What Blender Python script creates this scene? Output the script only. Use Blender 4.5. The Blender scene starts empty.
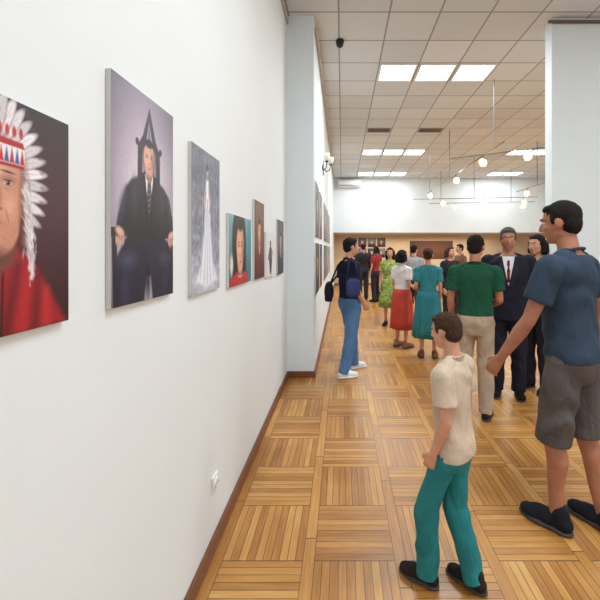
import bpy, bmesh, math, random
import numpy as np
from mathutils import Vector, Matrix, noise as mnoise
random.seed(4)
C=bpy.context.scene.collection
F=375.0; VX=342.0; VY=250.0; H=1.55
def s2l(c):
    return tuple((v/255/12.92 if v/255<=0.04045 else ((v/255+0.055)/1.055)**2.4) for v in c)
# ---------------- materials -----------------
def mat(name,rgb,rough=0.7,var=0.08,scale=8.0,bump=0.0,bscale=60,metal=0,emit=None,spec=0.5,fold=0,sss=0):
    m=bpy.data.materials.new(name); m.use_nodes=True
    nt=m.node_tree; b=nt.nodes['Principled BSDF']
    c=s2l(rgb)
    tc=nt.nodes.new('ShaderNodeTexCoord'); nz=nt.nodes.new('ShaderNodeTexNoise')
    nz.inputs['Scale'].default_value=scale; nz.inputs['Detail'].default_value=3
    nt.links.new(tc.outputs['Object'],nz.inputs['Vector'])
    r=nt.nodes.new('ShaderNodeValToRGB')
    r.color_ramp.elements[0].position=.3; r.color_ramp.elements[1].position=.7
    r.color_ramp.elements[0].color=tuple(v*(1-var) for v in c)+(1,)
    r.color_ramp.elements[1].color=tuple(min(1,v*(1+var)) for v in c)+(1,)
    nt.links.new(nz.outputs['Fac'],r.inputs['Fac']); nt.links.new(r.outputs['Color'],b.inputs['Base Color'])
    b.inputs['Roughness'].default_value=rough; b.inputs['Metallic'].default_value=metal
    b.inputs['Specular IOR Level'].default_value=spec
    if sss: b.inputs['Subsurface Weight'].default_value=sss; b.inputs['Subsurface Radius'].default_value=(.02,.008,.004); b.inputs['Subsurface Scale'].default_value=1.0
    last=None
    if fold>0:
        mp=nt.nodes.new('ShaderNodeMapping'); mp.inputs['Scale'].default_value=(1,1,.45); nt.links.new(tc.outputs['Object'],mp.inputs['Vector'])
        n3=nt.nodes.new('ShaderNodeTexNoise'); n3.inputs['Scale'].default_value=9; n3.inputs['Detail'].default_value=2.5; n3.inputs['Distortion'].default_value=1.2
        nt.links.new(mp.outputs[0],n3.inputs['Vector'])
        b3=nt.nodes.new('ShaderNodeBump'); b3.inputs['Strength'].default_value=fold; b3.inputs['Distance'].default_value=.05
        nt.links.new(n3.outputs['Fac'],b3.inputs['Height']); last=b3
        nt.links.new(b3.outputs['Normal'],b.inputs['Normal'])
    if bump>0:
        n2=nt.nodes.new('ShaderNodeTexNoise'); n2.inputs['Scale'].default_value=bscale
        nt.links.new(tc.outputs['Object'],n2.inputs['Vector'])
        bp=nt.nodes.new('ShaderNodeBump'); bp.inputs['Strength'].default_value=bump; bp.inputs['Distance'].default_value=.01
        nt.links.new(n2.outputs['Fac'],bp.inputs['Height']); nt.links.new(bp.outputs['Normal'],b.inputs['Normal'])
        if last: nt.links.new(last.outputs['Normal'],bp.inputs['Normal'])
    if emit:
        b.inputs['Emission Color'].default_value=s2l(emit[0])+(1,); b.inputs['Emission Strength'].default_value=emit[1]
    return m
class NB:
    def __init__(s,nt): s.nt=nt
    def m(s,op,a,b=None,c=None):
        n=s.nt.nodes.new('ShaderNodeMath'); n.operation=op
        for i,v in enumerate((a,b,c)):
            if v is None: continue
            if isinstance(v,(int,float)): n.inputs[i].default_value=v
            else: s.nt.links.new(v,n.inputs[i])
        return n.outputs[0]
    def xyz(s,a,b,c):
        n=s.nt.nodes.new('ShaderNodeCombineXYZ')
        for i,v in enumerate((a,b,c)):
            if isinstance(v,(int,float)): n.inputs[i].default_value=v
            else: s.nt.links.new(v,n.inputs[i])
        return n.outputs[0]
    def mixf(s,f,a,b):
        return s.m('ADD',s.m('MULTIPLY',a,s.m('SUBTRACT',1.0,f)),s.m('MULTIPLY',b,f))
def floor_mat():
    m=bpy.data.materials.new('parquet'); m.use_nodes=True; nt=m.node_tree; b=nt.nodes['Principled BSDF']; N=NB(nt)
    tc=nt.nodes.new('ShaderNodeTexCoord'); sp=nt.nodes.new('ShaderNodeSeparateXYZ'); nt.links.new(tc.outputs['Object'],sp.inputs[0])
    P=.46; SW=.055; S=P-SW
    x=N.m('ADD',sp.outputs[0],0.194+P*4); y=N.m('ADD',sp.outputs[1],20.0)
    lx=N.m('DIVIDE',x,P); lane=N.m('FLOOR',lx); fx=N.m('MULTIPLY',N.m('FRACT',lx),P)
    strip=N.m('LESS_THAN',fx,SW)
    u=N.m('DIVIDE',N.m('SUBTRACT',fx,SW),S)
    ly=N.m('DIVIDE',y,S); cy=N.m('FLOOR',ly); v=N.m('FRACT',ly)
    par=N.m('MODULO',N.m('ADD',lane,cy),2.0)
    NS=10.0
    ac=N.m('MULTIPLY',N.mixf(par,v,u),NS)
    sl=N.m('FLOOR',ac); fr=N.m('FRACT',ac)
    g1=N.m('GREATER_THAN',N.m('ABSOLUTE',N.m('SUBTRACT',fr,.5)),.455)
    eu=N.m('GREATER_THAN',N.m('ABSOLUTE',N.m('SUBTRACT',u,.5)),.491)
    ev=N.m('GREATER_THAN',N.m('ABSOLUTE',N.m('SUBTRACT',v,.5)),.493)
    gb=N.m('MAXIMUM',g1,N.m('MAXIMUM',eu,ev))
    yl=N.m('ADD',N.m('DIVIDE',y,.8),N.m('MULTIPLY',lane,.37)); sid=N.m('FLOOR',yl)
    gs=N.m('GREATER_THAN',N.m('ABSOLUTE',N.m('SUBTRACT',N.m('FRACT',yl),.5)),.496)
    groove=N.mixf(strip,gb,gs)
    idv=N.xyz(lane,N.mixf(strip,cy,N.m('ADD',sid,100.5)),N.mixf(strip,sl,33.0))
    wn=nt.nodes.new('ShaderNodeTexWhiteNoise'); nt.links.new(idv,wn.inputs['Vector'])
    gx=N.mixf(par,sp.outputs[0],sp.outputs[1]); gy=N.mixf(par,sp.outputs[1],sp.outputs[0])
    gx=N.mixf(strip,gx,sp.outputs[1]); gy=N.mixf(strip,gy,sp.outputs[0])
    gv=N.xyz(N.m('MULTIPLY',gx,5.0),N.m('MULTIPLY',gy,80.0),N.m('MULTIPLY',wn.outputs['Value'],50.0))
    gn=nt.nodes.new('ShaderNodeTexNoise'); gn.inputs['Scale'].default_value=1.0; gn.inputs['Detail'].default_value=5
    nt.links.new(gv,gn.inputs['Vector'])
    big=nt.nodes.new('ShaderNodeTexNoise'); big.inputs['Scale'].default_value=1.6; big.inputs['Detail'].default_value=6; nt.links.new(tc.outputs['Object'],big.inputs['Vector'])
    val=N.m('ADD',N.m('ADD',N.m('MULTIPLY',wn.outputs['Value'],.36),N.m('MULTIPLY',gn.outputs['Fac'],.46)),N.m('MULTIPLY',N.m('SUBTRACT',big.outputs['Fac'],.5),.6))
    val=N.m('ADD',val,.07)
    r=nt.nodes.new('ShaderNodeValToRGB'); e=r.color_ramp.elements
    e[0].position=.05; e[0].color=s2l((110,66,26))+(1,)
    e[1].position=.95; e[1].color=s2l((228,186,118))+(1,)
    a=e.new(.33); a.color=s2l((168,112,50))+(1,)
    a=e.new(.62); a.color=s2l((198,144,74))+(1,)
    nt.links.new(val,r.inputs['Fac'])
    mx=nt.nodes.new('ShaderNodeMix'); mx.data_type='RGBA'
    nt.links.new(N.m('MULTIPLY',groove,.78),mx.inputs[0]); nt.links.new(r.outputs['Color'],mx.inputs[6]); mx.inputs[7].default_value=s2l((70,40,18))+(1,)
    nt.links.new(mx.outputs[2],b.inputs['Base Color'])
    nt.links.new(N.m('ADD',.24,N.m('ADD',N.m('MULTIPLY',wn.outputs['Value'],.10),N.m('MULTIPLY',big.outputs['Fac'],.16))),b.inputs['Roughness'])
    bp=nt.nodes.new('ShaderNodeBump'); bp.inputs['Strength'].default_value=.25; bp.inputs['Distance'].default_value=.004
    nt.links.new(N.m('SUBTRACT',N.m('MULTIPLY',wn.outputs['Value'],.4),groove),bp.inputs['Height']); nt.links.new(bp.outputs['Normal'],b.inputs['Normal'])
    return m
GX0=.57-.61*10; GY0=5.71-.61*20
def ceil_mat():
    m=bpy.data.materials.new('ceiling_tiles'); m.use_nodes=True; nt=m.node_tree; b=nt.nodes['Principled BSDF']; N=NB(nt)
    tc=nt.nodes.new('ShaderNodeTexCoord'); sp=nt.nodes.new('ShaderNodeSeparateXYZ'); nt.links.new(tc.outputs['Object'],sp.inputs[0])
    a=N.m('DIVIDE',N.m('SUBTRACT',sp.outputs[0],GX0),.61); c=N.m('DIVIDE',N.m('SUBTRACT',sp.outputs[1],GY0),.61)
    ga=N.m('GREATER_THAN',N.m('ABSOLUTE',N.m('SUBTRACT',N.m('FRACT',a),.5)),.482)
    gc=N.m('GREATER_THAN',N.m('ABSOLUTE',N.m('SUBTRACT',N.m('FRACT',c),.5)),.482)
    g=N.m('MAXIMUM',ga,gc)
    wn=nt.nodes.new('ShaderNodeTexWhiteNoise'); nt.links.new(N.xyz(N.m('FLOOR',a),N.m('FLOOR',c),0.0),wn.inputs['Vector'])
    r=nt.nodes.new('ShaderNodeValToRGB'); r.color_ramp.elements[0].color=s2l((208,214,219))+(1,); r.color_ramp.elements[1].color=s2l((222,227,231))+(1,)
    nt.links.new(wn.outputs['Value'],r.inputs['Fac'])
    mx=nt.nodes.new('ShaderNodeMix'); mx.data_type='RGBA'
    nt.links.new(g,mx.inputs[0]); nt.links.new(r.outputs['Color'],mx.inputs[6]); mx.inputs[7].default_value=s2l((154,150,148))+(1,)
    nt.links.new(mx.outputs[2],b.inputs['Base Color']); b.inputs['Roughness'].default_value=.85
    return m
WALL=mat('wall_paint',(230,234,235),.75,.015,1.5,.08,25)
WALL2=mat('wall_paint_cool',(226,234,236),.75,.015,1.5,.08,25)
BEIGE=mat('recess_paint',(218,194,164),.8,.03,2)
WOOD=mat('dark_baseboard_wood',(120,72,42),.4,.15,12)
BROWN=mat('conduit_brown',(104,86,70),.5,.05)
PALE=mat('conduit_pale',(186,178,166),.5,.05)
WHITE=mat('white_plastic',(235,235,232),.4,.01)
GREY=mat('grey_metal',(150,150,148),.35,.02,metal=.6)
TRK=mat('track_metal',(110,104,98),.4,.02,metal=.3)
BLACK=mat('black_plastic',(22,22,24),.4,.02)
PANEL=mat('diffuser_glow',(250,250,250),.5,.0,emit=((252,254,255),8.0))
BULB=mat('bulb_glow',(255,245,225),.5,.0,emit=((255,226,170),90.0))
REFL=mat('reflector_glow',(255,220,170),.3,.0,emit=((255,190,110),1.3))
# ---------------- helpers -----------------
def mesh_from_bm(bm,name):
    me=bpy.data.meshes.new(name); bm.normal_update(); bm.to_mesh(me); bm.free(); return me
def add(name,me,mats=None,parent=None,loc=None,rot=None,smooth=False,**props):
    o=bpy.data.objects.new(name,me); C.objects.link(o)
    if me is not None and mats:
        for m in (mats if isinstance(mats,(list,tuple)) else [mats]): me.materials.append(m)
    if me is not None and smooth:
        me.polygons.foreach_set('use_smooth',[True]*len(me.polygons))
    if parent: o.parent=parent
    if loc: o.location=loc
    if rot: o.rotation_euler=rot
    for k,v in props.items(): o[k]=v
    return o
def boxbm(bm,a,b):
    r=bmesh.ops.create_cube(bm,size=1.0)
    for v in r['verts']:
        v.co=Vector([ (a[i]+b[i])/2+v.co[i]*(b[i]-a[i]) for i in range(3)])
    return r['verts']
def box(name,a,b,m,bevel=0,parent=None,**props):
    bm=bmesh.new(); boxbm(bm,a,b)
    if bevel: bmesh.ops.bevel(bm,geom=bm.edges[:],offset=bevel,segments=2,affect='EDGES')
    return add(name,mesh_from_bm(bm,name),m,parent,**props)
def frus(bm,p0,r0,p1,r1,n=16):
    p0=Vector(p0);p1=Vector(p1); d=p1-p0
    if d.length<1e-6: return
    q=d.to_track_quat('Z','Y').to_matrix()
    A=[];B=[]
    for i in range(n):
        t=2*math.pi*i/n; e=q@Vector((math.cos(t),math.sin(t),0))
        A.append(bm.verts.new(p0+e*r0)); B.append(bm.verts.new(p1+e*r1))
    for i in range(n):
        j=(i+1)%n; bm.faces.new((A[i],A[j],B[j],B[i]))
    bm.faces.new(A[::-1]); bm.faces.new(B)
def ell(bm,c,r,R=None,sub=3):
    M=Matrix.Translation(Vector(c))@(R.to_4x4() if R else Matrix.Identity(4))@Matrix.Diagonal((r[0],r[1],r[2],1))
    return bmesh.ops.create_icosphere(bm,subdivisions=sub,radius=1.0,matrix=M)['verts']
def chain(bm,pts,rs,ends=(True,True)):
    for i in range(len(pts)-1):
        frus(bm,pts[i],rs[i],pts[i+1],rs[i+1])
    for i,(p,r) in enumerate(zip(pts,rs)):
        if (i==0 and not ends[0]) or (i==len(pts)-1 and not ends[1]): continue
        ell(bm,p,(r,r,r),sub=2)
def loft(bm,secs,n=32,cap=True,pleat=0,pn=12):
    rings=[]
    for k,(z,rx,ry,cy) in enumerate(secs):
        ring=[]
        f=k/(len(secs)-1)
        for i in range(n):
            t=2*math.pi*i/n
            w=1+pleat*(1-f)*math.sin(pn*t+1.3*math.sin(3*t))
            c,s=math.cos(t),math.sin(t)
            e=2/2.4
            ring.append(bm.verts.new((rx*w*math.copysign(abs(c)**e,c),cy+ry*w*math.copysign(abs(s)**e,s),z)))
        rings.append(ring)
    for a,b in zip(rings[:-1],rings[1:]):
        for i in range(n):
            j=(i+1)%n; bm.faces.new((a[i],a[j],b[j],b[i]))
    if cap: bm.faces.new(rings[0][::-1]); bm.faces.new(rings[-1])
def cyl_obj(name,pts,r,m,parent=None,**props):
    bm=bmesh.new(); chain(bm,pts,[r]*len(pts),(False,False)); return add(name,mesh_from_bm(bm,name),m,parent,smooth=False,**props)
def remesh(bm,voxel,smooth=4):
    bmesh.ops.recalc_face_normals(bm,faces=bm.faces[:])
    me=mesh_from_bm(bm,'tmp'); o=bpy.data.objects.new('tmp',me); C.objects.link(o)
    md=o.modifiers.new('r','REMESH'); md.mode='VOXEL'; md.voxel_size=voxel
    if smooth: ms=o.modifiers.new('s','SMOOTH'); ms.factor=.5; ms.iterations=smooth
    dg=bpy.context.evaluated_depsgraph_get(); dg.update()
    r=bpy.data.meshes.new_from_object(o.evaluated_get(dg))
    bpy.data.objects.remove(o); bpy.data.meshes.remove(me)
    return r
def getco(me):
    n=len(me.vertices); a=np.empty(n*3,np.float32); me.vertices.foreach_get('co',a)
    b=np.empty(n*3,np.float32); me.vertex_normals.foreach_get('vector',b)
    return a.reshape(-1,3).astype(float),b.reshape(-1,3).astype(float)
def setco(me,a): me.vertices.foreach_set('co',a.astype(np.float32).ravel()); me.update()
# ---------------- room shell -----------------
ST=dict(kind='structure')
XL=-.67; XS=-.345; DP=4.57; YB=14.86; YR=16.6; CZ=4.40; XR=9.0; YN=-3.0; XP=2.585
box('floor',(XL-.3,YN,-.1),(XR+.3,YR+.3,0),floor_mat(),**ST)
box('ceiling',(XL-.3,YN,CZ),(XR+.3,YR+.3,CZ+.1),ceil_mat(),**ST)
box('wall_left',(XL-.3,YN,0),(XL,DP,CZ),WALL,**ST)
box('wall_side',(XL-.3,DP,0),(XS,YR,CZ),WALL2,**ST)
box('wall_upper',(XS,YB,2.24),(XR,YB+.2,CZ),WALL2,**ST)
box('wall_back',(XS-.2,YR,0),(XR,YR+.2,CZ),BEIGE,**ST)
box('wall_right',(XR,YN,0),(XR+.2,YR,CZ),WALL2,**ST)
box('wall_pillar',(XP,DP+.05,0),(XP+1.2,DP+.2,CZ),WALL2,**ST)
box('trim_1',(XS,YB-.03,2.18),(XR,YB+.22,2.24),mat('soffit_wood',(150,122,98),.5,.05),**ST)
bh=.075
box('baseboard_left',(XL,YN,0),(XL+.022,DP-.022,bh),WOOD,bevel=.004,**ST)
box('baseboard_return',(XL,DP-.022,0),(XS,DP,bh),WOOD,bevel=.004,**ST)
box('baseboard_side',(XS,DP-.022,0),(XS+.022,YR,bh),WOOD,bevel=.004,**ST)
box('baseboard_back',(XS+.03,YR-.022,0),(XR,YR,bh),WOOD,**ST)
box('baseboard_pillar',(XP-.022,DP+.028,0),(XP+1.222,DP+.05,bh),WOOD,bevel=.004,**ST)
box('baseboard_pillar_side',(XP-.022,DP+.05,0),(XP,DP+.2,bh),WOOD,bevel=.004,**ST)
# ---------------- ceiling lights -----------------
def cl(ix,y,col=0):
    x=.57+.61*ix; g=.02
    bm=bmesh.new()
    for a,c in (((x+g,y+g),(x+.61-g,y+.05)),((x+g,y+.56),(x+.61-g,y+.61-g)),((x+g,y+.05),(x+.05,y+.56)),((x+.56,y+.05),(x+.61-g,y+.56))):
        boxbm(bm,(a[0],a[1],CZ-.018),(c[0],c[1],CZ))
    o=add('ceiling_light',mesh_from_bm(bm,'ceiling_light'),WHITE,label='square recessed fluorescent ceiling panel glowing white',category='ceiling light',group='ceiling light panels')
    box('diffuser',(x+.05,y+.05,CZ-.012),(x+.56,y+.56,CZ-.002),PANEL,parent=o,label='glowing white diffuser')
for k in (-16,-8,0,8,13):
    y=5.71+.61*k
    for ix in (0,1,2): cl(ix,y)
    for ix in ((7,8,9) if k!=13 else (8,9)): cl(ix,y)
for x,y in ((.57+.02,8.76),(.57+1.24,8.76)):
    bm=bmesh.new(); boxbm(bm,(x,y,CZ-.01),(x+.57,y+.3,CZ))
    o=add('ceiling_vent',mesh_from_bm(bm,'ceiling_vent'),GREY,label='rectangular grey metal air vent in tiled ceiling',category='vent',group='ceiling vents')
    bm=bmesh.new()
    for i in range(7): boxbm(bm,(x+.03,y+.03+i*.036,CZ-.018),(x+.54,y+.045+i*.036,CZ-.009))
    add('louvre',mesh_from_bm(bm,'louvre'),BROWN,o)
bm=bmesh.new(); ell(bm,(0,0,-.02),(.05,.05,.05)); frus(bm,(0,0,0),.055,(0,0,.03),.055,24)
o=add('security_camera',mesh_from_bm(bm,'security_camera'),BLACK,loc=(-.03,5.1,CZ-.03),smooth=True,label='small black dome security camera on the ceiling',category='security camera')
ac=box('air_conditioner',(-.15,YB-.22,4.02),(.75,YB,4.30),WHITE,bevel=.03,label='white split air conditioner high on the end wall',category='air conditioner')
box('outlet_flap',(-.1,YB-.226,4.05),(.7,YB-.219,4.10),GREY,parent=ac)
cyl_obj('conduit_pipe',[(XS+.022,DP+.1,CZ-.1),(XS+.022,YB-.1,CZ-.1)],.018,PALE,label='thin pale conduit along the top of the wall',category='pipe')
cyl_obj('conduit_pipe',[(XP-.05,DP+.028,CZ-.05),(XP+1.2,DP+.028,CZ-.05)],.02,BROWN,label='thin brown conduit across the top of the pillar',category='pipe')
cyl_obj('conduit_pipe',[(XL+.017,1.5,CZ-.1),(XL+.017,DP-.03,CZ-.1)],.015,PALE,label='thin pale cable pipe near ceiling of white wall',category='pipe')
# ---------------- tracks and spots -----------------
TZ=3.25
def track(p0,p1,rods,lab):
    bm=bmesh.new(); frus(bm,p0,.010,p1,.010,8)
    o=add('lighting_track',mesh_from_bm(bm,'t'),TRK,label=lab,category='lighting track',group='suspended lighting tracks')
    for x,y in rods: cyl_obj('suspension_rod',[(x,y,p0[2]),(x,y,CZ)],.009,TRK,parent=o)
Z2=3.42; Z3=3.12
track((2.55,5.9,TZ),(2.55,11.15,TZ),[(2.55,6.29),(2.55,8.9),(2.55,10.9)],'thin metal lighting track hung on rods from ceiling')
track((2.2,7.7,Z2),(4.6,6.3,Z2),[(4.0,6.65)],'thin metal cross track hung at an angle')
track((5.1,6.4,TZ),(5.1,11.0,TZ),[(5.1,7.2),(5.1,9.8)],'thin metal lighting track hung on rods from ceiling')
track((2.2,11.6,Z3),(5.8,11.1,Z3),[(4.0,11.35)],'thin metal cross track hung below ceiling')
track((3.2,13.7,TZ),(6.8,13.2,TZ),[(3.6,13.64),(6.0,13.31)],'thin metal cross track hung below ceiling')
def spot(x,y,z,aim,r=.05):
    aim=Vector(aim).normalized()
    bm=bmesh.new(); p=Vector((x,y,z-.14))
    frus(bm,(x,y,z-.012),.008,p,.008,8); frus(bm,p-aim*.08,.025,p+aim*.04,r*1.4,20)
    o=add('track_spotlight',mesh_from_bm(bm,'s'),TRK,label='small metal halogen spotlight lit on a hanging track',category='spotlight',group='track spotlights')
    bm=bmesh.new(); frus(bm,p+aim*.041,r*1.25,p+aim*.046,r*1.3,20); add('reflector',mesh_from_bm(bm,'reflector'),REFL,o)
    bm=bmesh.new(); ell(bm,p+aim*.05,(r*.62,r*.62,r*.62),sub=2)
    add('bulb',mesh_from_bm(bm,'bulb'),BULB,o,smooth=True)
def yl2(x): return 7.7+(x-2.2)*(6.3-7.7)/2.4
def yl3(x): return 11.6+(x-2.2)*(-.5)/3.6
def yl4(x): return 13.7+(x-3.2)*(-.5)/3.6
sp_=[(2.55,6.75,TZ,.05),(2.55,8.39,TZ,.055),(2.55,10.7,TZ,.06),(3.45,yl2(3.45),Z2,.055),(2.75,yl2(2.75),Z2,.05),(5.1,10.3,TZ,.065),(5.1,9.0,TZ,.06),
     (3.1,yl3(3.1),Z3,.06),(4.3,yl3(4.3),Z3,.065),(5.4,yl3(5.4),Z3,.065),(4.1,yl4(4.1),TZ,.065),(5.0,yl4(5.0),TZ,.065),(5.7,yl4(5.7),TZ,.07),(6.4,yl4(6.4),TZ,.07)]
for i,(x,y,z,r) in enumerate(sp_): spot(x,y,z,(-.45+.5*math.sin(i*2.2),-.85,-.3+.18*math.cos(i*1.7)),r)
# sconce
SC=mat('iron_fixture',(84,76,68),.45,.05,metal=.5)
bm=bmesh.new()
frus(bm,(XS,6.5,2.98),.045,(XS+.015,6.5,2.98),.04,16); chain(bm,[(XS+.015,6.5,2.98),(XS+.07,6.5,2.91),(XS+.13,6.5,2.93),(XS+.15,6.5,3.02)],[.008]*4)
chain(bm,[(XS+.015,6.5,2.98),(XS+.05,6.38,2.91),(XS+.08,6.28,2.93),(XS+.09,6.24,3.02)],[.008]*4); frus(bm,(XS+.15,6.5,3.01),.018,(XS+.15,6.5,3.03),.032,16); frus(bm,(XS+.09,6.24,3.01),.018,(XS+.09,6.24,3.03),.032,16)
chain(bm,[(XS+.02,6.5,2.85),(XS+.02,6.5,3.10)],[.010,.007])
o=add('wall_sconce',mesh_from_bm(bm,'sc'),SC,label='thin iron wall sconce with two pale glass shades',category='wall lamp')
GL=mat('frosted_glass',(236,230,216),.4,.02)
for p in ((XS+.15,6.5),(XS+.09,6.24)):
    bm=bmesh.new(); loft(bm,[(3.03,.025,.025,0),(3.06,.042,.042,0),(3.11,.05,.05,0),(3.15,.056,.056,0)],20)
    for v in bm.verts: v.co.x+=p[0]; v.co.y+=p[1]
    add('lamp_shade',mesh_from_bm(bm,'sh'),GL,o,smooth=True)
od=251.0/(342-214); oz=.34
o=box('wall_outlet',(XL,od-.04,oz-.04),(XL+.012,od+.04,oz+.04),WHITE,bevel=.004,label='white round-faced power outlet low on white wall',category='power outlet')
bm=bmesh.new(); frus(bm,(XL+.012,od,oz),.028,(XL+.02,od,oz),.026,24); add('socket_ring',mesh_from_bm(bm,'so'),WHITE,o)
for dy in (-.009,.009):
    bm=bmesh.new(); frus(bm,(XL+.02,od+dy,oz),.0035,(XL+.0215,od+dy,oz),.0035,10); add('socket_hole',mesh_from_bm(bm,'so'),BLACK,o)
# ---------------- painted prints -----------------
PM=bpy.data.materials.new('photo_print_ink'); PM.use_nodes=True
_b=PM.node_tree.nodes['Principled BSDF']; _a=PM.node_tree.nodes.new('ShaderNodeAttribute'); _a.attribute_name='Col'
PM.node_tree.links.new(_a.outputs['Color'],_b.inputs['Base Color']); _b.inputs['Roughness'].default_value=.45
EDGE=mat('print_board_edge',(205,200,196),.6,.02)
class Cv:
    def __init__(s,w,h,bg):
        s.w,s.h=w,h; s.ar=h/w
        s.U,s.V=np.meshgrid(np.linspace(0,1,w),np.linspace(0,1,h)); s.I=np.zeros((h,w,3)); s.I[:]=np.array(bg,float)
    def mix(s,m,c): s.I=s.I*(1-m[...,None])+np.array(c,float)*m[...,None]
    def grad(s,c0,c1): s.I=np.array(c0,float)*(1-s.V[...,None])+np.array(c1,float)*s.V[...,None]
    def vig(s,k=.5):
        r=np.sqrt((s.U-.5)**2*2+(s.V-.5)**2*2); s.I*= (1-k*np.clip(r,0,1)**2)[...,None]
    def e(s,cx,cy,rx,ry,c,rot=0,soft=.06,a=1.0):
        x=(s.U-cx); y=(s.V-cy)*s.ar; t=math.radians(rot)
        X=x*math.cos(t)+y*math.sin(t); Y=-x*math.sin(t)+y*math.cos(t)
        d=np.sqrt((X/rx)**2+(Y/(ry*s.ar))**2); s.mix(a*np.clip((1-d)/soft+.5,0,1) if soft<.5 else a*np.clip((1-d)/soft,0,1),c)
    def p(s,pts,c,soft=.006,a=1.0):
        U,V=s.U,s.V*s.ar; n=len(pts); ins=np.zeros(U.shape,bool); dist=np.full(U.shape,9.)
        for i in range(n):
            x0,y0=pts[i][0],pts[i][1]*s.ar; x1,y1=pts[(i+1)%n][0],pts[(i+1)%n][1]*s.ar
            if y0!=y1:
                cnd=((y0>V)!=(y1>V))&(U<(x1-x0)*(V-y0)/(y1-y0)+x0); ins^=cnd
            L=(x1-x0)**2+(y1-y0)**2+1e-9; t=np.clip(((U-x0)*(x1-x0)+(V-y0)*(y1-y0))/L,0,1)
            dist=np.minimum(dist,np.hypot(U-x0-t*(x1-x0),V-y0-t*(y1-y0)))
        sd=np.where(ins,dist,-dist); s.mix(a*np.clip(sd/soft+.5,0,1),c)
    def noise(s,k,seed=0,cell=6):
        r=np.random.RandomState(seed); gh=s.h//cell+3; gw=s.w//cell+3; n=r.rand(gh,gw)
        yy=np.arange(s.h)/cell; xx=np.arange(s.w)/cell; yi=yy.astype(int); xi=xx.astype(int)
        fy=(yy-yi)[:,None]; fx=(xx-xi)[None]; fy=fy*fy*(3-2*fy); fx=fx*fx*(3-2*fx)
        N=n[yi][:,xi]*(1-fy)*(1-fx)+n[yi+1][:,xi]*fy*(1-fx)+n[yi][:,xi+1]*(1-fy)*fx+n[yi+1][:,xi+1]*fy*fx
        s.I*= (1+k*(N-.5))[...,None]
def face(c,cx,cy,w,h,skin,hair,look=0):
    sh=tuple(v*.66 for v in skin); hl=tuple(min(255,v*1.16) for v in skin)
    c.e(cx,cy+h*.20,w*1.10,h*.98,hair,soft=.14); c.e(cx,cy+h*.12,w,h*.85,skin,soft=.1); c.e(cx,cy-h*.35,w*.78,h*.65,skin,soft=.12); c.e(cx-w*.3,cy+h*.05,w*.7,h*.8,hl,soft=1,a=.8); c.e(cx+w*.75,cy-h*.1,w*.5,h*.9,sh,soft=1,a=.8)
    c.e(cx,cy-h*1.0,w*.8,h*.25,sh,soft=1,a=.7); c.e(cx,cy+h*.92,w*.85,h*.28,hair,soft=.5,a=1)
    for sx in (-.4,.4):
        c.e(cx+w*sx,cy+h*.16,w*.28,h*.12,sh,soft=1,a=.8); c.e(cx+w*sx,cy+h*.12,w*.15,h*.040,(38,24,22),soft=.7); c.e(cx+w*sx,cy+h*.27,w*.26,h*.030,hair,soft=.7,a=.8)
    c.e(cx-w*.03,cy-h*.04,w*.09,h*.2,hl,soft=.9,a=.6); c.e(cx,cy-h*.22,w*.2,h*.05,sh,soft=.9,a=.8); c.e(cx,cy-h*.5,w*.32,h*.05,tuple((skin[0]*.75,skin[1]*.5,skin[2]*.5)),soft=.7)
def grid_mesh(cv,fn):
    h,w=cv.h,cv.w; me=bpy.data.meshes.new('print')
    U=cv.U.ravel(); V=cv.V.ravel(); vs=[fn(u,v) for u,v in zip(U,V)]
    fs=[(j*w+i,j*w+i+1,(j+1)*w+i+1,(j+1)*w+i) for j in range(h-1) for i in range(w-1)]
    me.from_pydata(vs,[],fs); a=me.color_attributes.new('Col','FLOAT_COLOR','POINT')
    I=np.clip(cv.I,0,255)/255; L=np.where(I<=.04045,I/12.92,((I+.055)/1.055)**2.4)
    buf=np.ones((h*w,4)); buf[:,:3]=L.reshape(-1,3); a.data.foreach_set('color',buf.ravel()); return me
def hang_x(wall,d0,d1,zb,zt,cv,lab,name='photo_print'):
    t=.014; wl=wall+.002
    o=box(name,(wl,d0,zb),(wl+t,d1,zt),EDGE,label=lab,category='photograph',group='photographs on the gallery walls')
    add('print_surface',grid_mesh(cv,lambda u,v:(wl+t+.0006,d1*u+d0*(1-u),zb+(zt-zb)*v)),PM,o); return o
def poster(px0,px1,yt,yb,cv,lab,wall=XL,ref=0,width=None):
    K=(-wall-.0166)*F
    d1=K/(VX-px1); d0=K/(VX-px0) if width is None else d1-width
    dr=d0 if ref==0 else d1
    return hang_x(wall,d0,d1,H+(VY-yb)*dr/F,H+(VY-yt)*dr/F,cv,lab)
def hang_y(y,x0,x1,zb,zt,cv,lab):
    y=y-.002
    o=box('photo_print',(x0,y-.014,zb),(x1,y,zt),EDGE,label=lab,category='photograph',group='photographs on the gallery walls')
    add('print_surface',grid_mesh(cv,lambda u,v:(x0+(x1-x0)*u,y-.0146,zb+(zt-zb)*v)),PM,o)
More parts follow.
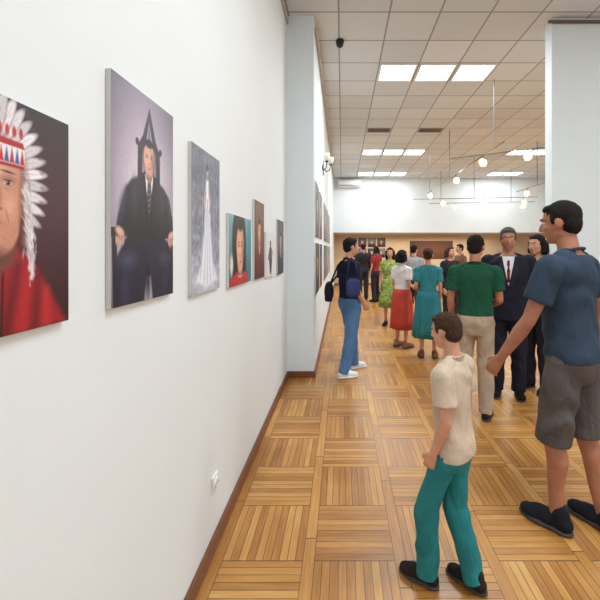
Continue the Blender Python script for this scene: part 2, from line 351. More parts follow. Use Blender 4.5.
# 1 headdress (visible part is u .49 to 1)
c=Cv(400,530,(58,26,34)); c.grad((70,26,32),(58,36,48)); c.e(.92,.55,.4,.5,(100,58,68),soft=1,a=.6); c.vig(.35)
rg=np.random.RandomState(7)
def fluff(cx,cy,n,sx,sy,L,rot,g0=185,tk=.007):
    for i in range(n):
        g=rg.uniform(g0,252); c.e(cx+rg.normal()*sx,cy+rg.normal()*sy,L*rg.uniform(.6,1.1),tk,(g,g*.97,g*.985),rot=rot+rg.uniform(-22,22),soft=1,a=.7)
FC=.66
for i in range(30):   # crisp overlapping plumes with a dark edge, a quill and a tip
    a=-50+280*i/29; t=math.radians(a); g=222+18*math.sin(i*2.3)
    cx,cy=.44+math.cos(t)*.215,FC+math.sin(t)*.255
    c.e(cx,cy,.165,.030,(150,136,142),rot=a,soft=.2,a=.8); c.e(cx,cy,.16,.025,(g,g*.975,g*.985),rot=a,soft=.35,a=1)
    c.e(cx,cy,.15,.0025,(176,160,160),rot=a,soft=.8,a=.8)
    c.e(.44+math.cos(t)*.345,FC+math.sin(t)*.41,.03,.014,(92,74,78),rot=a,soft=.8,a=.5)
    c.e(.44+math.cos(t)*.125,FC+math.sin(t)*.15,.03,.014,(178,40,40),rot=a,soft=.6,a=.8)
c.e(.44,.50,.235,.33,(84,30,30),soft=.35)
c.p([(0,0),(.98,0),(.90,.10),(.80,.22),(.68,.33),(.56,.38),(.2,.36),(0,.24)],(158,26,34),soft=.05)
for x0,x1,y1,cc in ((.5,.60,.3,(84,10,18)),(.60,.67,.3,(186,42,42)),(.7,.74,.25,(92,12,20)),(.78,.80,.18,(198,50,48)),(.3,.36,.3,(70,10,16))):
    c.p([(x0,0),(x0+.06,0),(x1+.03,y1),(x1,y1)],cc,soft=.07,a=.8)
for i in range(6): c.p([(.30+.04*i,0),(.316+.04*i,0),(.35+.035*i,.27),(.337+.035*i,.27)],(206,170,136) if i%3==0 else (30,14,16),soft=.012,a=.85)
c.e(.47,.36,.13,.10,(126,72,58),soft=.4)
c.e(.46,.60,.193,.22,(200,140,114),soft=.08); c.e(.46,.47,.165,.145,(200,140,114),soft=.12)
c.e(.43,.68,.20,.12,(232,178,152),soft=1,a=.9); c.e(.38,.54,.13,.14,(232,176,150),soft=1,a=.9); c.e(.555,.545,.09,.09,(226,168,142),soft=1,a=.9)
c.e(.655,.55,.05,.26,(104,58,48),soft=1,a=.85); c.e(.46,.325,.17,.06,(100,54,46),soft=1,a=.9)
for x in (.375,.55):
    c.e(x,.655,.070,.030,(146,92,74),soft=1,a=.8); c.e(x,.640,.036,.011,(222,206,196),soft=.8,a=.9); c.e(x,.641,.017,.0125,(26,18,16),soft=.6); c.e(x-.004,.644,.004,.003,(240,236,230),soft=.6)
    c.e(x,.652,.042,.0035,(48,28,24),soft=.8); c.e(x,.630,.038,.0025,(130,80,66),soft=1,a=.7); c.e(x,.687,.060,.008,(56,34,28),rot=4 if x<.46 else -4,soft=1); c.e(x,.615,.045,.010,(170,116,96),soft=1,a=.5)
c.e(.462,.60,.018,.075,(244,196,170),soft=1,a=.8); c.e(.498,.585,.020,.07,(156,102,82),soft=1,a=.75); c.e(.463,.540,.028,.020,(236,180,154),soft=1,a=.8); c.e(.428,.530,.016,.011,(156,98,80),soft=1); c.e(.505,.530,.016,.011,(132,80,66),soft=1); c.e(.467,.520,.036,.007,(108,60,50),soft=1)
c.e(.463,.472,.066,.006,(104,48,44),soft=1); c.e(.46,.482,.052,.010,(178,104,90),soft=1); c.e(.46,.458,.052,.012,(204,126,110),soft=1); c.e(.463,.438,.05,.007,(140,86,72),soft=1,a=.7); c.e(.46,.405,.05,.025,(222,164,140),soft=1,a=.6)
for x,r in ((.385,-18),(.545,18)): c.e(x,.50,.009,.045,(154,100,82),rot=r,soft=1,a=.6)
c.p([(.25,.725),(.655,.725),(.655,.80),(.24,.81)],(238,232,234),soft=.01)
for i in range(12):
    x=.262+.033*i; c.p([(x,.73),(x+.03,.73),(x+.015,.795)],(186,36,42) if i%2 else (60,86,150),soft=.01)
c.p([(.24,.81),(.655,.80),(.645,.825),(.25,.835)],(180,34,40),soft=.01); c.p([(.25,.725),(.655,.725),(.65,.712),(.25,.712)],(168,34,40),soft=.01)
for i in range(9): c.e(.28+.044*i,.865,.016,.030,(190,44,44),soft=.5)
fluff(.672,.58,60,.012,.05,.05,-66); fluff(.690,.46,80,.015,.06,.05,-76); fluff(.705,.34,60,.014,.05,.04,-80); fluff(.705,.26,26,.008,.03,.03,-84); fluff(.21,.50,100,.02,.10,.05,62)
c.noise(.08,1,3)
poster(0,68.5,125,320,c,'portrait print of person in white feather headdress and red robe',ref=1,width=.36)
# 2 throne
c=Cv(300,460,(150,130,150)); c.grad((192,178,196),(144,124,150)); c.e(.5,.5,.85,.66,(236,226,238),soft=1,a=1); c.e(.3,.10,.7,.22,(224,216,230),soft=1.,a=.8)
c.vig(.38)
dk=(44,32,42)
c.p([(.34,.28),(.74,.28),(.73,.74),(.65,.80),(.545,.95),(.44,.80),(.36,.74)],dk,soft=.012)
c.p([(.42,.5),(.665,.5),(.655,.73),(.60,.78),(.54,.88),(.485,.78),(.43,.73)],(150,134,158),soft=.012)
for x in (.475,.54,.61): c.p([(x-.010,.5),(x+.010,.5),(x+.005,.84),(x-.005,.84)],dk)
c.e(.35,.755,.028,.018,dk); c.e(.74,.755,.028,.018,dk)
c.p([(.0,.34),(.30,.36),(.30,.31),(.0,.30)],dk); c.p([(1,.34),(.80,.36),(.80,.31),(1,.30)],dk); c.p([(.01,.30),(.07,.30),(.08,.0),(.02,.0)],dk); c.p([(.95,.30),(1,.30),(1,.0),(.94,.0)],dk)
su=(26,24,38)
S=lambda P:[(.53+(u-.53)*1.12,v-.025) for u,v in P]
c.p(S([(.22,.55),(.30,.595),(.47,.635),(.62,.635),(.78,.595),(.87,.55),(.94,.43),(.96,.35),(.90,.31),(.80,.36),(.80,.28),(.20,.28),(.26,.36),(.17,.31),(.10,.35),(.14,.43)]),su,soft=.03)
c.p(S([(.22,.32),(.84,.32),(.93,.25),(.95,.17),(.92,.0),(.60,.0),(.56,.14),(.50,.14),(.46,.0),(.08,.0),(.08,.15),(.12,.24)]),(34,32,52),soft=.03)
c.e(.22,.20,.19,.06,(84,82,114),soft=1,a=.9); c.e(.82,.20,.17,.055,(72,70,102),soft=1,a=.9); c.e(.18,.07,.09,.12,(58,58,86),soft=1,a=.8); c.e(.84,.07,.09,.12,(50,50,76),soft=1,a=.8); c.e(.52,.09,.06,.12,(6,6,12),soft=1,a=.9)
c.e(.14,.44,.06,.12,(70,66,88),rot=-15,soft=1,a=.8); c.e(.92,.44,.05,.12,(60,56,78),rot=15,soft=1,a=.8); c.e(.31,.49,.08,.13,(58,54,74),soft=1,a=.8); c.e(.77,.47,.08,.13,(52,50,66),soft=1,a=.8); c.e(.54,.33,.18,.03,(12,10,18),soft=1,a=.8)
for x,y,r in ((.36,.40,30),(.70,.38,-30),(.24,.42,60),(.84,.40,-60),(.40,.34,15)): c.e(x,y,.08,.008,(12,10,18),rot=r,soft=1,a=.8)
c.p(S([(.46,.64),(.62,.64),(.54,.42)]),(240,236,244)); c.p(S([(.52,.615),(.565,.615),(.585,.50),(.54,.42),(.50,.50)]),(64,50,68))
for i in range(6): c.p(S([(.51,.60-.028*i),(.575,.612-.028*i),(.575,.604-.028*i),(.51,.592-.028*i)]),(150,140,160),a=.5)
c.p(S([(.42,.635),(.475,.65),(.54,.41),(.49,.40)]),(10,8,16)); c.p(S([(.66,.635),(.605,.65),(.54,.41),(.59,.40)]),(10,8,16))
c.e(.54,.615,.055,.035,(160,114,98),soft=.3)
for sx in (-1,1): c.e(.54+sx*.098,.69,.014,.018,(186,134,114),soft=.4)
face(c,.54,.690,.096,.086,(206,158,136),(24,20,22))
for x,sg in ((.11,-1),(.955,1)):
    c.e(x,.325,.085,.028,(220,174,154),rot=20*sg,soft=.5)
    for i in range(4): c.e(x-.045+.029*i,.288,.015,.030,(212,164,144),soft=.5); c.e(x-.030+.029*i,.288,.004,.026,(130,90,76),soft=.8,a=.8)
c.noise(.06,2,4)
poster(111,173,68,309,c,'portrait print of person in dark suit seated on pointed throne',ref=0)
# 3 pale gown
c=Cv(190,320,(130,130,150)); c.grad((170,172,186),(96,102,118)); c.noise(.35,5,11)
for i in range(14):
    x=.0+.075*i; c.p([(x,.40),(x+.010,.40),(x+.03,1),(x-.01,1)],(70,74,88),a=.55,soft=.02); c.e(x,.82+.06*math.sin(i*3),.08,.09,(80,84,100),soft=.9,a=.6)
c.noise(.25,9,4)
c.e(.5,.08,.7,.2,(214,214,226),soft=1,a=.9)
c.e(.52,.28,.24,.30,(226,226,236),soft=1,a=.5)
c.p([(.47,.80),(.56,.80),(.565,.70),(.60,.62),(.645,.42),(.72,.22),(.90,.07),(.5,.03),(.14,.08),(.30,.2),(.40,.42),(.44,.62),(.465,.70)],(236,236,244),soft=.05)
for x,y in ((.25,.1),(.38,.06),(.5,.05),(.62,.06),(.75,.1)): c.p([(.505,.66),(.525,.66),(x+.035,y),(x,y)],(176,178,198),a=.6,soft=.03)
c.e(.515,.825,.022,.025,(190,146,130),soft=.5); c.e(.515,.865,.045,.032,(196,150,134),soft=.4); c.e(.515,.885,.052,.028,(46,34,36),soft=.5); c.e(.47,.86,.016,.04,(46,34,36),soft=.6)
c.p([(.475,.795),(.455,.79),(.38,.64),(.43,.56),(.455,.57),(.42,.645)],(206,164,148),soft=.012); c.p([(.555,.795),(.575,.79),(.65,.64),(.60,.56),(.575,.57),(.61,.645)],(196,154,138),soft=.012)
poster(191.5,219.5,141,296,c,'grey winter print of a figure in a flowing pale gown',ref=0)
# 4 tight crop
c=Cv(230,176,(90,130,140)); c.grad((60,96,110),(120,176,186)); c.e(.92,.65,.16,.5,(50,146,156),soft=.6)
c.e(.42,.60,.30,.62,(28,22,28),soft=.12); c.p([(.12,.0),(.32,.0),(.28,.7),(.16,.6)],(28,22,28),soft=.04); c.p([(.60,.05),(.74,.05),(.70,.7),(.62,.7)],(28,22,28),soft=.04)
c.e(.46,.16,.09,.2,(176,122,98),soft=.3)
face(c,.46,.52,.165,.38,(218,162,134),(28,22,28))
c.p([(.0,0),(.98,0),(.88,.12),(.64,.20),(.5,.09),(.32,.20),(.08,.12)],(196,40,48),soft=.03); c.p([(.80,.0),(1,.0),(1,.32),(.88,.22)],(40,130,146),soft=.03); c.e(.1,.3,.09,.2,(230,224,218),soft=.6)
for i in range(7): c.e(.37+.03*i,.13-.02*math.sin(i/6*3.14),.010,.016,(236,220,160),soft=.4)
c.noise(.12,3,5)
poster(229,251,213,288,c,'landscape print with close-up dark-haired face, red and teal',ref=0)
def portrait(bg0,bg1,cloth,skin,hair,seed,w=70,h=100):
    c=Cv(w,h,bg0); c.grad(bg0,bg1); c.e(.5,.05,.42,.38,cloth,soft=.15); c.e(.5,.42,.09,.12,skin); face(c,.5,.6,.16,.15,skin,hair); c.vig(.5); c.noise(.15,seed); return c
poster(254.5,264,199,280,portrait((90,50,36),(150,96,70),(120,40,30),(204,150,116),(40,22,18),3),'warm brown portrait print of a person in red',ref=0)
c=Cv(80,90,(226,226,228)); c.e(.5,.75,.07,.08,(40,30,30)); c.p([(.4,.68),(.6,.68),(.68,.35),(.58,.05),(.44,.05),(.34,.35)],(44,44,50)); c.p([(.2,.4),(.4,.66),(.42,.58),(.28,.36)],(50,50,56)); c.p([(.62,.66),(.85,.5),(.84,.46),(.6,.58)],(190,140,110))
poster(266,274.5,232,278,c,'light print of a dark-dressed figure on white',ref=0)
poster(277.5,283.5,219,275,portrait((50,50,66),(110,112,130),(30,34,60),(196,150,124),(24,20,22),8),'dark blue portrait print of a seated person',ref=0)
k=0
rr=random.Random(2)
for d0,d1 in ((4.72,5.35),(5.6,6.2),(6.9,7.6),(7.9,8.6),(9.2,10.0)):
    for zb,zt in ((1.72,2.42),(.98,1.64)):
        k+=1; g=[rr.randint(20,90) for _ in range(3)]
        hang_x(XS,d0,d1,zb,zt,portrait(tuple(g),tuple(v+50 for v in g),(rr.randint(20,160),rr.randint(20,70),rr.randint(20,90)),(190,150,130),(20,18,20),k,40,50),'dark portrait print hung in a two-row block')
for i in range(4):
    for j in range(2):
        x0=.30+i*.42; z0=1.22+j*.46; k+=1; b=rr.choice((30,60,110))
        hang_y(YR,x0,x0+.36,z0,z0+.40,portrait((b,b,b),(b+60,b+60,b+62),(rr.randint(20,200),30,40),(200,190,180),(20,18,20),k,30,30),'small black and white portrait print on far wall')
c=Cv(60,40,(124,78,54)); c.vig(.4)
hang_y(YR,3.0,4.9,1.15,1.95,c,'plain brown display board on far wall')
# ---------------- people -----------------
def mk(rgb,f=.45,var=.16,sc=5): return mat('cloth',rgb,.85,var,sc,.2,140,spec=.2,fold=f)
SK=mat('skin',(206,152,124),.6,.12,14,.12,160,sss=.15,spec=.3); SKD=mat('skin_tan',(176,120,92),.6,.12,14,.12,160,sss=.15,spec=.3)
EYEW=mat('eye_white',(225,218,212),.2,.01); EYED=mat('eye_iris',(40,26,18),.2,.01); LIP=mat('lips',(158,92,82),.5,.03)
DH=mat('hair_dark',(32,26,24),.75,.4,90,1,220,spec=.2); GH=mat('hair_grey',(84,80,78),.75,.4,90,1,220,spec=.2); BH=mat('hair_brown',(74,50,36),.75,.35,90,1,220,spec=.2)
MALE=[(.79,.13,.095,0),(.86,.168,.115,-.01),(.93,.172,.118,-.01),(1.04,.152,.105,0),(1.14,.155,.108,.005),(1.25,.172,.118,.005),(1.34,.182,.118,0),(1.40,.172,.10,-.01),(1.44,.12,.08,-.015),(1.475,.07,.062,-.015)]
FEM=[(.79,.135,.10,0),(.86,.178,.12,-.015),(.93,.172,.12,-.015),(1.04,.135,.10,0),(1.12,.128,.095,.005),(1.22,.15,.112,.018),(1.30,.162,.118,.018),(1.38,.152,.092,0),(1.43,.10,.072,-.012),(1.47,.06,.055,-.012)]
def interp(prof,z):
    for a,b in zip(prof[:-1],prof[1:]):
        if a[0]<=z<=b[0]:
            t=(z-a[0])/(b[0]-a[0]); return tuple(a[i]*(1-t)+b[i]*t for i in range(4))
    return prof[0] if z<prof[0][0] else prof[-1]
def person(px,d,theta,label,height=1.72,female=False,girth=1.0,skin=SK,hair=DH,hairstyle='short',
           arms=None,legs=None,head=(0,0),lean=0,voxel=.008,top=None,sleeve='short',bottom=None,bottomkind='trousers',
           shoes=(40,34,32),sole=(60,56,54),dress=None,suit=None,X=None,hem=.98,pat=.16,name='person'):
    s=height/1.75; x0=(px-VX)*d/F if X is None else X
    prof=[(z,rx*girth,ry*girth,cy) for z,rx,ry,cy in (FEM if female else MALE)]
    sw=.165 if female else .188
    A=dict(L=[(-sw,-.01,1.395),(-sw-.05,-.03,1.12),(-sw-.055,.05,.88)],R=[(sw,-.01,1.395),(sw+.05,-.03,1.12),(sw+.055,.05,.88)])
    if arms: A.update(arms)
    Lg=dict(L=[(-.088,0,.90),(-.10,.015,.49),(-.10,-.02,.085)],R=[(.088,0,.90),(.10,.015,.49),(.10,-.02,.085)])
    if legs: Lg.update(legs)
    f=.88 if female else 1.0
    def fin(me,noisek=0,seed=0.,clamp=False):
        co,no=getco(me)
        if noisek:
            ss=math.sin(seed)
            Q=np.array([tuple(mnoise.noise_vector((x*8+seed,y*8,z*4)))[:2] for x,y,z in co])
            E=np.array([abs(mnoise.noise((x*4,y*4+seed,z*4))) for x,y,z in co])
            rd=np.sin(co[:,2]*30+co[:,0]*18*ss+co[:,1]*15+4.5*Q[:,0])*.0045*(.2+2.0*E)
            co[:,:2]+=Q*noisek+no[:,:2]*rd[:,None]
        co[:,1]+=lean*np.maximum(0,co[:,2]-.9)
        if clamp: co[:,2]=np.maximum(co[:,2],.004)
        setco(me,co*s); return me
    Rh=Matrix.Rotation(math.radians(head[0]),3,'Z')@Matrix.Rotation(math.radians(head[1]),3,'X'); hc=Vector((0,.015,1.632)); hp=Vector((0,-.01,1.53))
    def hl(x,y,z): return hp+Rh@(Vector((x,y,z))+hc-hp)
    bm=bmesh.new()
    loft(bm,prof); chain(bm,[(0,-.02,1.42),hl(0,-.02,-.06)],[.060*f,.050*f])
    for sx in (-1,1): chain(bm,[(0,-.025,1.465),(sx*.11,-.02,1.425)],[.042*f,.04*f])
    ell(bm,hl(0,-.014,.03),(.075,.094,.089),Rh); ell(bm,hl(0,.02,-.022),(.061,.070,.080),Rh); ell(bm,hl(0,.04,-.076),(.036,.040,.034),Rh)
    chain(bm,[hl(-.048,.0,-.055),hl(0,.058,-.088)],[.02,.022]); chain(bm,[hl(.048,.0,-.055),hl(0,.058,-.088)],[.02,.022])
    ell(bm,hl(0,.072,.028),(.05,.018,.014),Rh,2)
    chain(bm,[hl(0,.084,.012),hl(0,.094,-.005),hl(0,.104,-.027)],[.0075,.008,.0105]); ell(bm,hl(0,.097,-.030),(.0155,.011,.007),Rh,2)
    ell(bm,hl(0,.080,-.056),(.024,.013,.012),Rh,2)
    for sx in (-1,1):
        ell(bm,hl(sx*.077,-.008,-.006),(.009,.02,.031),Rh,2); ell(bm,hl(sx*.04,.058,-.022),(.02,.018,.018),Rh,2)
    for k in 'LR':
        sh,el,wr=[Vector(p) for p in A[k]]; m1=sh.lerp(el,.4); m2=el.lerp(wr,.3)
        chain(bm,[sh,m1,el,m2,wr],[.051*f,.045*f,.035*f,.038*f,.024*f]); ell(bm,(sh.x*.72,sh.y,sh.z+.005),(.075,.055,.05))
        dr=(wr-el).normalized(); w=Vector((0,1,0)); 
        if abs(dr.dot(w))>.85: w=Vector((0,.3,1))
        w=(w-dr*w.dot(dr)).normalized(); n=w.cross(dr).normalized()
        inward=Vector((-1,0,0)) if k=='R' else Vector((1,0,0))
        if abs(dr.dot(inward))>.9: inward=Vector((0,0,-1))
        if n.dot(inward)<0: n=-n
        for i,(o,L) in enumerate(((.029,.066),(.010,.074),(-.010,.068),(-.029,.053))):
            base=wr+dr*.084+w*o; chain(bm,[wr+dr*.01+w*o*.55,base],[.0135,.012])
            p=base; ang=.25+.08*i
            for q,fr in enumerate((.42,.33,.25)):
                pn=p+(dr*math.cos(ang)+n*math.sin(ang))*L*fr; chain(bm,[p,pn],[.0094-.0008*q,.0088-.0008*q]); p=pn; ang+=.4
        t0=wr+dr*.03+w*.026; t1=t0+(dr*.75+w*.62+n*.25).normalized()*.036; t2=t1+(dr*.95+w*.2+n*.35).normalized()*.03
        chain(bm,[t0,t1,t2],[.0135,.0115,.0095])
        hp_,kn,an=[Vector(p) for p in Lg[k]]; cf=kn.lerp(an,.3)
        chain(bm,[hp_,hp_.lerp(kn,.5),kn,cf+Vector((0,-.018,0)),kn.lerp(an,.65),an],[.088*girth,.074*girth,.052*f,.054*f,.04*f,.034*f])
        sx=-1 if k=='L' else 1
        chain(bm,[an+Vector((0,-.02,-.035)),an+Vector((sx*.012,.09,-.045)),an+Vector((sx*.022,.16,-.055))],[.033,.033,.022])
    body=add(name,fin(remesh(bm,voxel,3),clamp=True),skin,smooth=True,label=label,category='person')
    body.location=(x0,d,0); body.rotation_euler=(0,0,math.radians(theta))
    fw=Rh@Vector((0,1,0))
    for sx in (-1,1):
        bm=bmesh.new(); ell(bm,hl(sx*.031,.0745,.006),(.013,.0105,.007),Rh,3)
        me=fin(mesh_from_bm(bm,'eye')); o=add('eye',me,[EYEW,EYED],body,smooth=True)
        for p in me.polygons: p.material_index=1 if p.normal.dot(fw)>.90 else 0
        bm=bmesh.new(); chain(bm,[hl(sx*.014,.090,.024),hl(sx*.032,.087,.029),hl(sx*.05,.075,.023)],[.0025,.0034,.002]); add('eyebrow',fin(mesh_from_bm(bm,'b')),hair,body,smooth=True)
    bm=bmesh.new(); ell(bm,hl(0,.088,-.052),(.021,.006,.0042),Rh,3); ell(bm,hl(0,.087,-.060),(.018,.007,.005),Rh,3); add('lips',fin(remesh(bm,.0025,1)),LIP,body,smooth=True)
    bm=bmesh.new(); ell(bm,hl(0,-.022,.042),(.081,.093,.084),Rh); ell(bm,hl(0,-.050,-.004),(.070,.058,.070),Rh); ell(bm,hl(0,.028,.080),(.060,.048,.028),Rh)
    for sx in (-1,1): ell(bm,hl(sx*.070,.018,.02),(.010,.014,.030),Rh,2)
    if hairstyle=='long':
        for x in (-.06,-.03,0,.03,.06): chain(bm,[hl(x,-.06,.02),hl(x*1.2,-.085,-.08),hl(x*1.25,-.085,-.17)],[.045,.045,.03])
        for x in (-.078,.078): chain(bm,[hl(x,-.02,.03),hl(x,-.02,-.1),hl(x,-.03,-.15)],[.026,.026,.018])
    if hairstyle=='bob':
        for x in (-.07,-.04,0,.04,.07): chain(bm,[hl(x,-.05,.02),hl(x*1.1,-.06,-.08)],[.04,.036])
        for x in (-.08,.08): chain(bm,[hl(x,-.01,.03),hl(x,.0,-.075)],[.024,.022])
    if hairstyle=='bun': ell(bm,hl(0,-.125,.05),(.045,.04,.045),Rh)
    me=fin(remesh(bm,.0035 if d<3 else .005,3))
    co,no=getco(me)
    q=np.array([mnoise.noise((x*110,y*110,z*30))+.5*mnoise.noise((x*220,y*220,z*80)) for x,y,z in co])
    setco(me,co+no*q[:,None]*.0028)
    add('hair',me,hair,body,smooth=True)
    seed=px*.1
    def torso_cloth(z0,inf,sl,color,nm,z1=1.455,slr=.016):
        bm=bmesh.new(); zs=np.linspace(z0,z1,14)
        secs=[]
        for z in zs:
            zz,rx,ry,cy=interp(prof,float(z)); 
            if z<1.1: b=interp(prof,1.22); rx=max(rx,b[1]*.93); ry=max(ry,b[2]*.92)
            secs.append((float(z),rx+inf,ry+inf,cy))
        loft(bm,secs)
        for sx in (-1,1): chain(bm,[(0,-.028,1.455),(sx*.11,-.02,1.428)],[.05*f,.05*f])
        for k in 'LR':
            sh,el,wr=[Vector(p) for p in A[k]]; ell(bm,(sh.x*.72,sh.y,sh.z+.006),(.085,.065,.058))
            if sl=='short':
                e=sh.lerp(el,.66); chain(bm,[sh,e],[.064*f+.004,.070*f],(True,False))
            elif sl=='long':
                chain(bm,[sh,el,wr.lerp(el,.05)],[.056*f+slr,.044*f+slr,.032*f+slr],(True,False))
            else: chain(bm,[sh,sh.lerp(el,.15)],[.062*f,.06*f],(True,False))
        return add(nm,fin(remesh(bm,voxel,4),.010,seed),mk(color,.45,pat,5 if pat<.2 else 22),body,smooth=True)
    if suit:
        torso_cloth(.80,.03,'long',suit,'jacket',1.45,.022)
        def surf(x,z,o=.0):
            zz,rx,ry,cy=interp(prof,z); return cy+(ry+.03)*max(0,1-abs(x/(rx+.03))**2.4)**(1/2.4)+o
        bm=bmesh.new(); pts=[]
        for i in range(9):
            z=1.16+(1.45-1.16)*i/8; hw=.003+.058*i/8
            pts.append([bm.verts.new((x,max(surf(x,z,.009),.05),z)) for x in np.linspace(-hw,hw,5)])
        for a,b in zip(pts[:-1],pts[1:]):
            for i in range(4): bm.faces.new((a[i],a[i+1],b[i+1],b[i]))
        add('shirt_front',fin(mesh_from_bm(bm,'s')),mk((226,226,230)),body,smooth=True)
        for sx in (-1,1):
            bm=bmesh.new(); pts=[]
            for i in range(9):
                z=1.14+.31*i/8; h0=.003+.056*i/8; wd=.012+.045*math.sin(math.pi*min(1,(i+1)/8.5))
                pts.append([bm.verts.new((sx*x,max(surf(x,z,.014),.06),z)) for x in (h0,h0+wd*.5,h0+wd)])
            for a,b in zip(pts[:-1],pts[1:]):
                for i in range(2): bm.faces.new((a[i],a[i+1],b[i+1],b[i]))
            add('lapel',fin(mesh_from_bm(bm,'s')),mk(tuple(v*1.3 for v in suit)),body,smooth=True)
        bm=bmesh.new(); chain(bm,[(0,.13,1.40),(0,.142,1.3),(0,.15,1.2)],[.012,.02,.014]); add('necktie',fin(mesh_from_bm(bm,'t')),mk((120,30,34)),body,smooth=True)
    elif top: 
        t=torso_cloth(hem,.017,sleeve,top,'shirt' if not female else 'blouse')
        bm=bmesh.new()
        R=28; 
        pts=[(.072*f*math.cos(2*math.pi*i/R),-.018+.066*f*math.sin(2*math.pi*i/R),1.472-.02*math.sin(2*math.pi*i/R)) for i in range(R+1)]
        chain(bm,pts,[.008]*len(pts)); add('collar',fin(mesh_from_bm(bm,'c')),mk(tuple(v*.95 for v in top)),body,smooth=True)
    if dress:
        torso_cloth(1.0,.014,sleeve,dress[0],'dress_bodice')
        bm=bmesh.new(); loft(bm,[(dress[1],.25,.20,0),(dress[1]+.2,.235,.185,0),(.70,.215,.165,0),(.88,.202,.15,-.01),(.98,.18,.135,-.005),(1.06,.155,.118,0)],64,True,.07,9)
        add('dress_skirt',fin(mesh_from_bm(bm,'sk'),.004,seed),mk(dress[0],.45,pat,5 if pat<.2 else 22),body,smooth=True)
    elif bottomkind=='skirt':
        bm=bmesh.new(); zb=.34; loft(bm,[(zb,.22,.18,0),(.5,.215,.17,0),(.72,.205,.158,0),(.88,.198,.146,-.012),(.97,.18,.135,-.008),(1.05,.15,.115,0)],64,True,.06,10)
        add('skirt',fin(mesh_from_bm(bm,'sk'),.004,seed),mk(bottom),body,smooth=True)
    elif bottom:
        bm=bmesh.new(); zs=np.linspace(.79,1.05,6); loft(bm,[(float(z),interp(prof,float(z))[1]+.013,interp(prof,float(z))[2]+.013,interp(prof,float(z))[3]) for z in zs])
        for k in 'LR':
            h_,kn,an=[Vector(p) for p in Lg[k]]; 
            if bottomkind=='shorts':
                e=kn.lerp(an,.08); chain(bm,[h_,h_.lerp(kn,.5),e],[.104*girth,.1*girth,.094*girth],(True,False))
            else:
                chain(bm,[h_,h_.lerp(kn,.5),kn,kn.lerp(an,.5),an+Vector((0,.0,-.03))],[.104*girth,.094*girth,.080,.074,.068],(True,False))
        add('shorts' if bottomkind=='shorts' else 'trousers',fin(remesh(bm,voxel,4),.010,seed),mk(bottom,.6),body,smooth=True)
    for k in 'LR':
        an=Vector(Lg[k][2]); sx=-1 if k=='L' else 1; bm=bmesh.new()
        b=Vector((an.x,an.y,0))
        chain(bm,[b+Vector((0,-.02,.10)),b+Vector((0,-.018,.05))],[.043,.046]); ell(bm,b+Vector((0,-.03,.045)),(.043,.052,.045))
        ell(bm,b+Vector((sx*.01,.06,.045)),(.043,.09,.045)); ell(bm,b+Vector((sx*.02,.125,.035)),(.045,.065,.034))
        sh=add('shoe',fin(remesh(bm,.007,3),clamp=True),mk(shoes),body,smooth=True)
        bm=bmesh.new(); ell(bm,b+Vector((sx*.003,-.02,.012)),(.046,.066,.016)); ell(bm,b+Vector((sx*.018,.10,.012)),(.051,.10,.016)); ell(bm,b+Vector((sx*.01,.04,.012)),(.045,.09,.016))
        add('shoe_sole',fin(remesh(bm,.006,1),clamp=True),mat('sole',sole,.7,.04),sh,smooth=True)
    return body
sw=.188
P1=person(350,4.72,-66,'person standing side-on in navy t-shirt, blue jeans and white sneakers',height=1.70,top=(30,34,54),bottom=(86,124,168),
   shoes=(230,232,235),sole=(240,240,240),arms=dict(R=[(sw,-.01,1.395),(sw+.04,-.03,1.13),(sw,.10,.93)],L=[(-sw,-.01,1.395),(-sw-.04,-.03,1.13),(-sw,.08,.92)]),
   legs=dict(L=[(-.088,0,.90),(-.13,.09,.49),(-.15,.13,.085)],R=[(.088,0,.90),(.12,-.04,.49),(.13,-.15,.085)]),girth=1.0)
person(402,6.0,-50,'person in white blouse and long coral red skirt, side-on',height=1.55,female=True,top=(232,226,224),bottom=(204,78,62),bottomkind='skirt',hairstyle='bob',girth=.92,
   arms=dict(R=[(.165,-.01,1.395),(.19,-.03,1.13),(.10,.19,1.08)],L=[(-.165,-.01,1.395),(-.19,-.03,1.13),(-.1,.19,1.1)]),sleeve='short',shoes=(150,110,90))
person(428,5.42,-12,'person in long teal dress seen from behind',height=1.58,female=True,dress=((56,132,140),.33),hair=BH,hairstyle='bun',girth=.94,
   arms=dict(L=[(-.165,-.01,1.395),(-.19,-.03,1.12),(-.13,.17,1.02)],R=[(.165,-.01,1.395),(.19,-.03,1.12),(.19,.05,.9)]),shoes=(120,80,60))
person(390,7.7,165,'person in yellow-green patterned dress facing the room',height=1.60,female=True,dress=((140,160,84),.42),pat=.55,hairstyle='long',voxel=.01)
person(363,11.8,10,'distant person in dark jacket looking at prints',height=1.74,top=(46,44,50),bottom=(50,52,62),sleeve='long',voxel=.012)
person(376,11.2,40,'distant person in dark red top and black trousers',height=1.66,female=True,top=(150,50,52),bottom=(50,48,54),voxel=.012,hairstyle='bob')
person(414,8.2,-40,'distant person in pale grey shirt and dark trousers',height=1.66,top=(170,166,168),bottom=(68,66,74),voxel=.011)
person(450,7.2,-150,'distant person in black top and dark trousers',height=1.62,female=True,top=(40,38,44),bottom=(50,46,52),sleeve='long',hair=BH,hairstyle='bob',voxel=.01)
person(460,9.6,100,'distant person in brown top',height=1.70,top=(120,84,66),bottom=(60,56,60),voxel=.011)
person(475,3.5,-22,'person in dark green t-shirt and beige trousers seen from behind',height=1.69,girth=.92,top=(28,78,56),bottom=(178,158,138),hair=DH,head=(-10,-5),
   arms=dict(R=[(.182,-.01,1.395),(.22,.0,1.13),(.14,.2,1.05)],L=[(-.182,-.01,1.395),(-.225,-.03,1.12),(-.215,.08,.89)]),skin=SKD)
person(508,4.0,158,'grey-haired person in dark suit with white shirt and tie',height=1.79,suit=(32,32,44),bottom=(32,32,44),hair=GH,skin=SKD,girth=.97,shoes=(20,18,18),head=(0,-4))
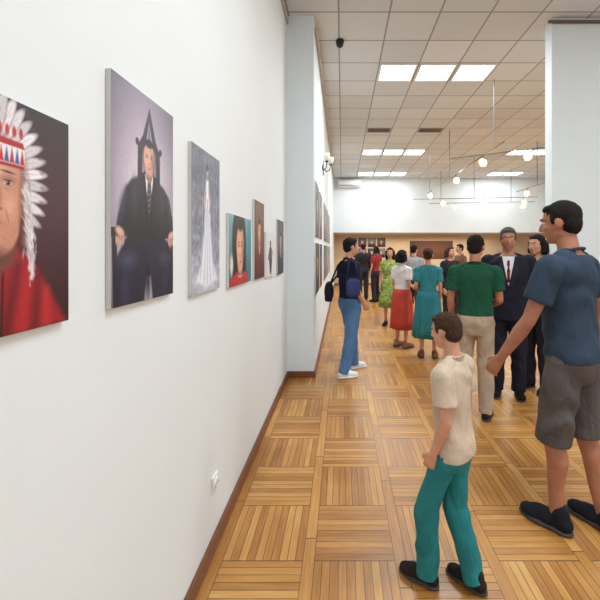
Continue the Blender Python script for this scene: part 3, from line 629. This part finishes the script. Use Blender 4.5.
person(537,4.15,120,'dark-haired person in black top standing beside suited person',height=1.72,female=True,top=(60,34,40),bottom=(40,38,46),sleeve='long',hairstyle='bob')
person(572,2.12,34,'tall person in dark steel-blue t-shirt and grey shorts, back turned',height=1.83,girth=.92,top=(50,64,80),hem=.90,bottom=(92,86,84),bottomkind='shorts',skin=SKD,voxel=.006,
   head=(14,-5),lean=.05,shoes=(28,32,40),
   arms=dict(L=[(-.184,-.01,1.395),(-.26,.08,1.12),(-.28,.24,.89)],R=[(.184,-.01,1.395),(.23,-.05,1.13),(.235,-.0,.89)]),
   legs=dict(L=[(-.088,0,.90),(-.1,.05,.49),(-.1,.03,.085)],R=[(.088,0,.90),(.10,-.01,.50),(.1,-.11,.085)]))
person(454,1.72,50,'child in beige shirt and teal trousers striding past',height=1.26,girth=.80,top=(204,184,162),bottom=(44,128,132),hair=BH,voxel=.006,hem=.86,head=(-4,-8),lean=.04,
   legs=dict(L=[(-.07,0,.90),(-.075,.15,.50),(-.075,.15,.085)],R=[(.07,0,.90),(.075,.03,.49),(.075,-.10,.085)]),
   arms=dict(L=[(-.16,-.01,1.395),(-.185,-.04,1.13),(-.165,.06,.90)],R=[(.16,-.01,1.395),(.185,-.02,1.12),(.175,.10,.90)]))
bx=P1.location.x-.07; by=P1.location.y
bm=bmesh.new(); ell(bm,(bx-.19,by-.12,1.04),(.06,.13,.13)); boxbm(bm,(bx-.24,by-.22,.93),(bx-.15,by-.02,1.10))
bag=add('shoulder_bag',remesh(bm,.01,8),mk((30,28,40)),smooth=True,label='dark shoulder bag hanging behind a standing person',category='bag')
bm=bmesh.new(); chain(bm,[(bx-.2,by-.2,1.10),(bx-.06,by-.24,1.28),(bx+.06,by-.20,1.44),(bx+.02,by-.10,1.455),(bx-.08,by-.04,1.36),(bx-.18,by-.02,1.12)],[.011]*6); add('strap',mesh_from_bm(bm,'st'),mk((26,24,34)),bag,smooth=True)
bm=bmesh.new(); boxbm(bm,(bx+.02,by-.42,1.00),(bx+.18,by-.33,1.22)); bmesh.ops.bevel(bm,geom=bm.edges[:],offset=.025,segments=2,affect='EDGES')
bag=add('hand_bag',remesh(bm,.008,5),mk((58,64,110)),smooth=True,label='small blue bag carried at the side of a standing person',category='bag')
bm=bmesh.new(); chain(bm,[(bx+.03,by-.375,1.21),(bx+.05,by-.28,1.42),(bx+.08,by-.23,1.455),(bx+.12,by-.28,1.42),(bx+.17,by-.375,1.21)],[.008]*5); add('strap',mesh_from_bm(bm,'st'),mk((40,44,70)),bag,smooth=True)
# ---------------- light & camera -----------------
w=bpy.data.worlds.new('w'); bpy.context.scene.world=w; w.use_nodes=True
w.node_tree.nodes['Background'].inputs[0].default_value=(.84,.93,1,1); w.node_tree.nodes['Background'].inputs[1].default_value=1.05
def area(loc,rot,sx,sy,e,col=(.88,.955,1)):
    l=bpy.data.lights.new('a','AREA'); l.shape='RECTANGLE'; l.size=sx; l.size_y=sy; l.energy=e; l.color=col
    o=bpy.data.objects.new('panel_and_fill_light',l); C.objects.link(o); o.location=loc; o.rotation_euler=rot
for y,e in ((1.1,78),(6.0,88),(10.9,80),(13.9,34)):
    area((1.5,y,CZ-.03),(0,0,0),1.8,.6,e)
    area((5.7,y,CZ-.03),(0,0,0),1.8,.6,e)
area((3.5,15.8,2.1),(0,0,0),6,.5,55,(1,.90,.76))  # added warm fill to brighten the recess, no fixture there
cam=bpy.data.cameras.new('cam'); co=bpy.data.objects.new('camera',cam); C.objects.link(co)
co.location=(0,0,H); co.rotation_euler=(math.pi/2,0,0); cam.sensor_width=36; cam.lens=F/600*36; cam.shift_x=-.07; cam.shift_y=-50/600; cam.clip_start=.02
bpy.context.scene.camera=co
bpy.context.scene.view_settings.view_transform='Standard'
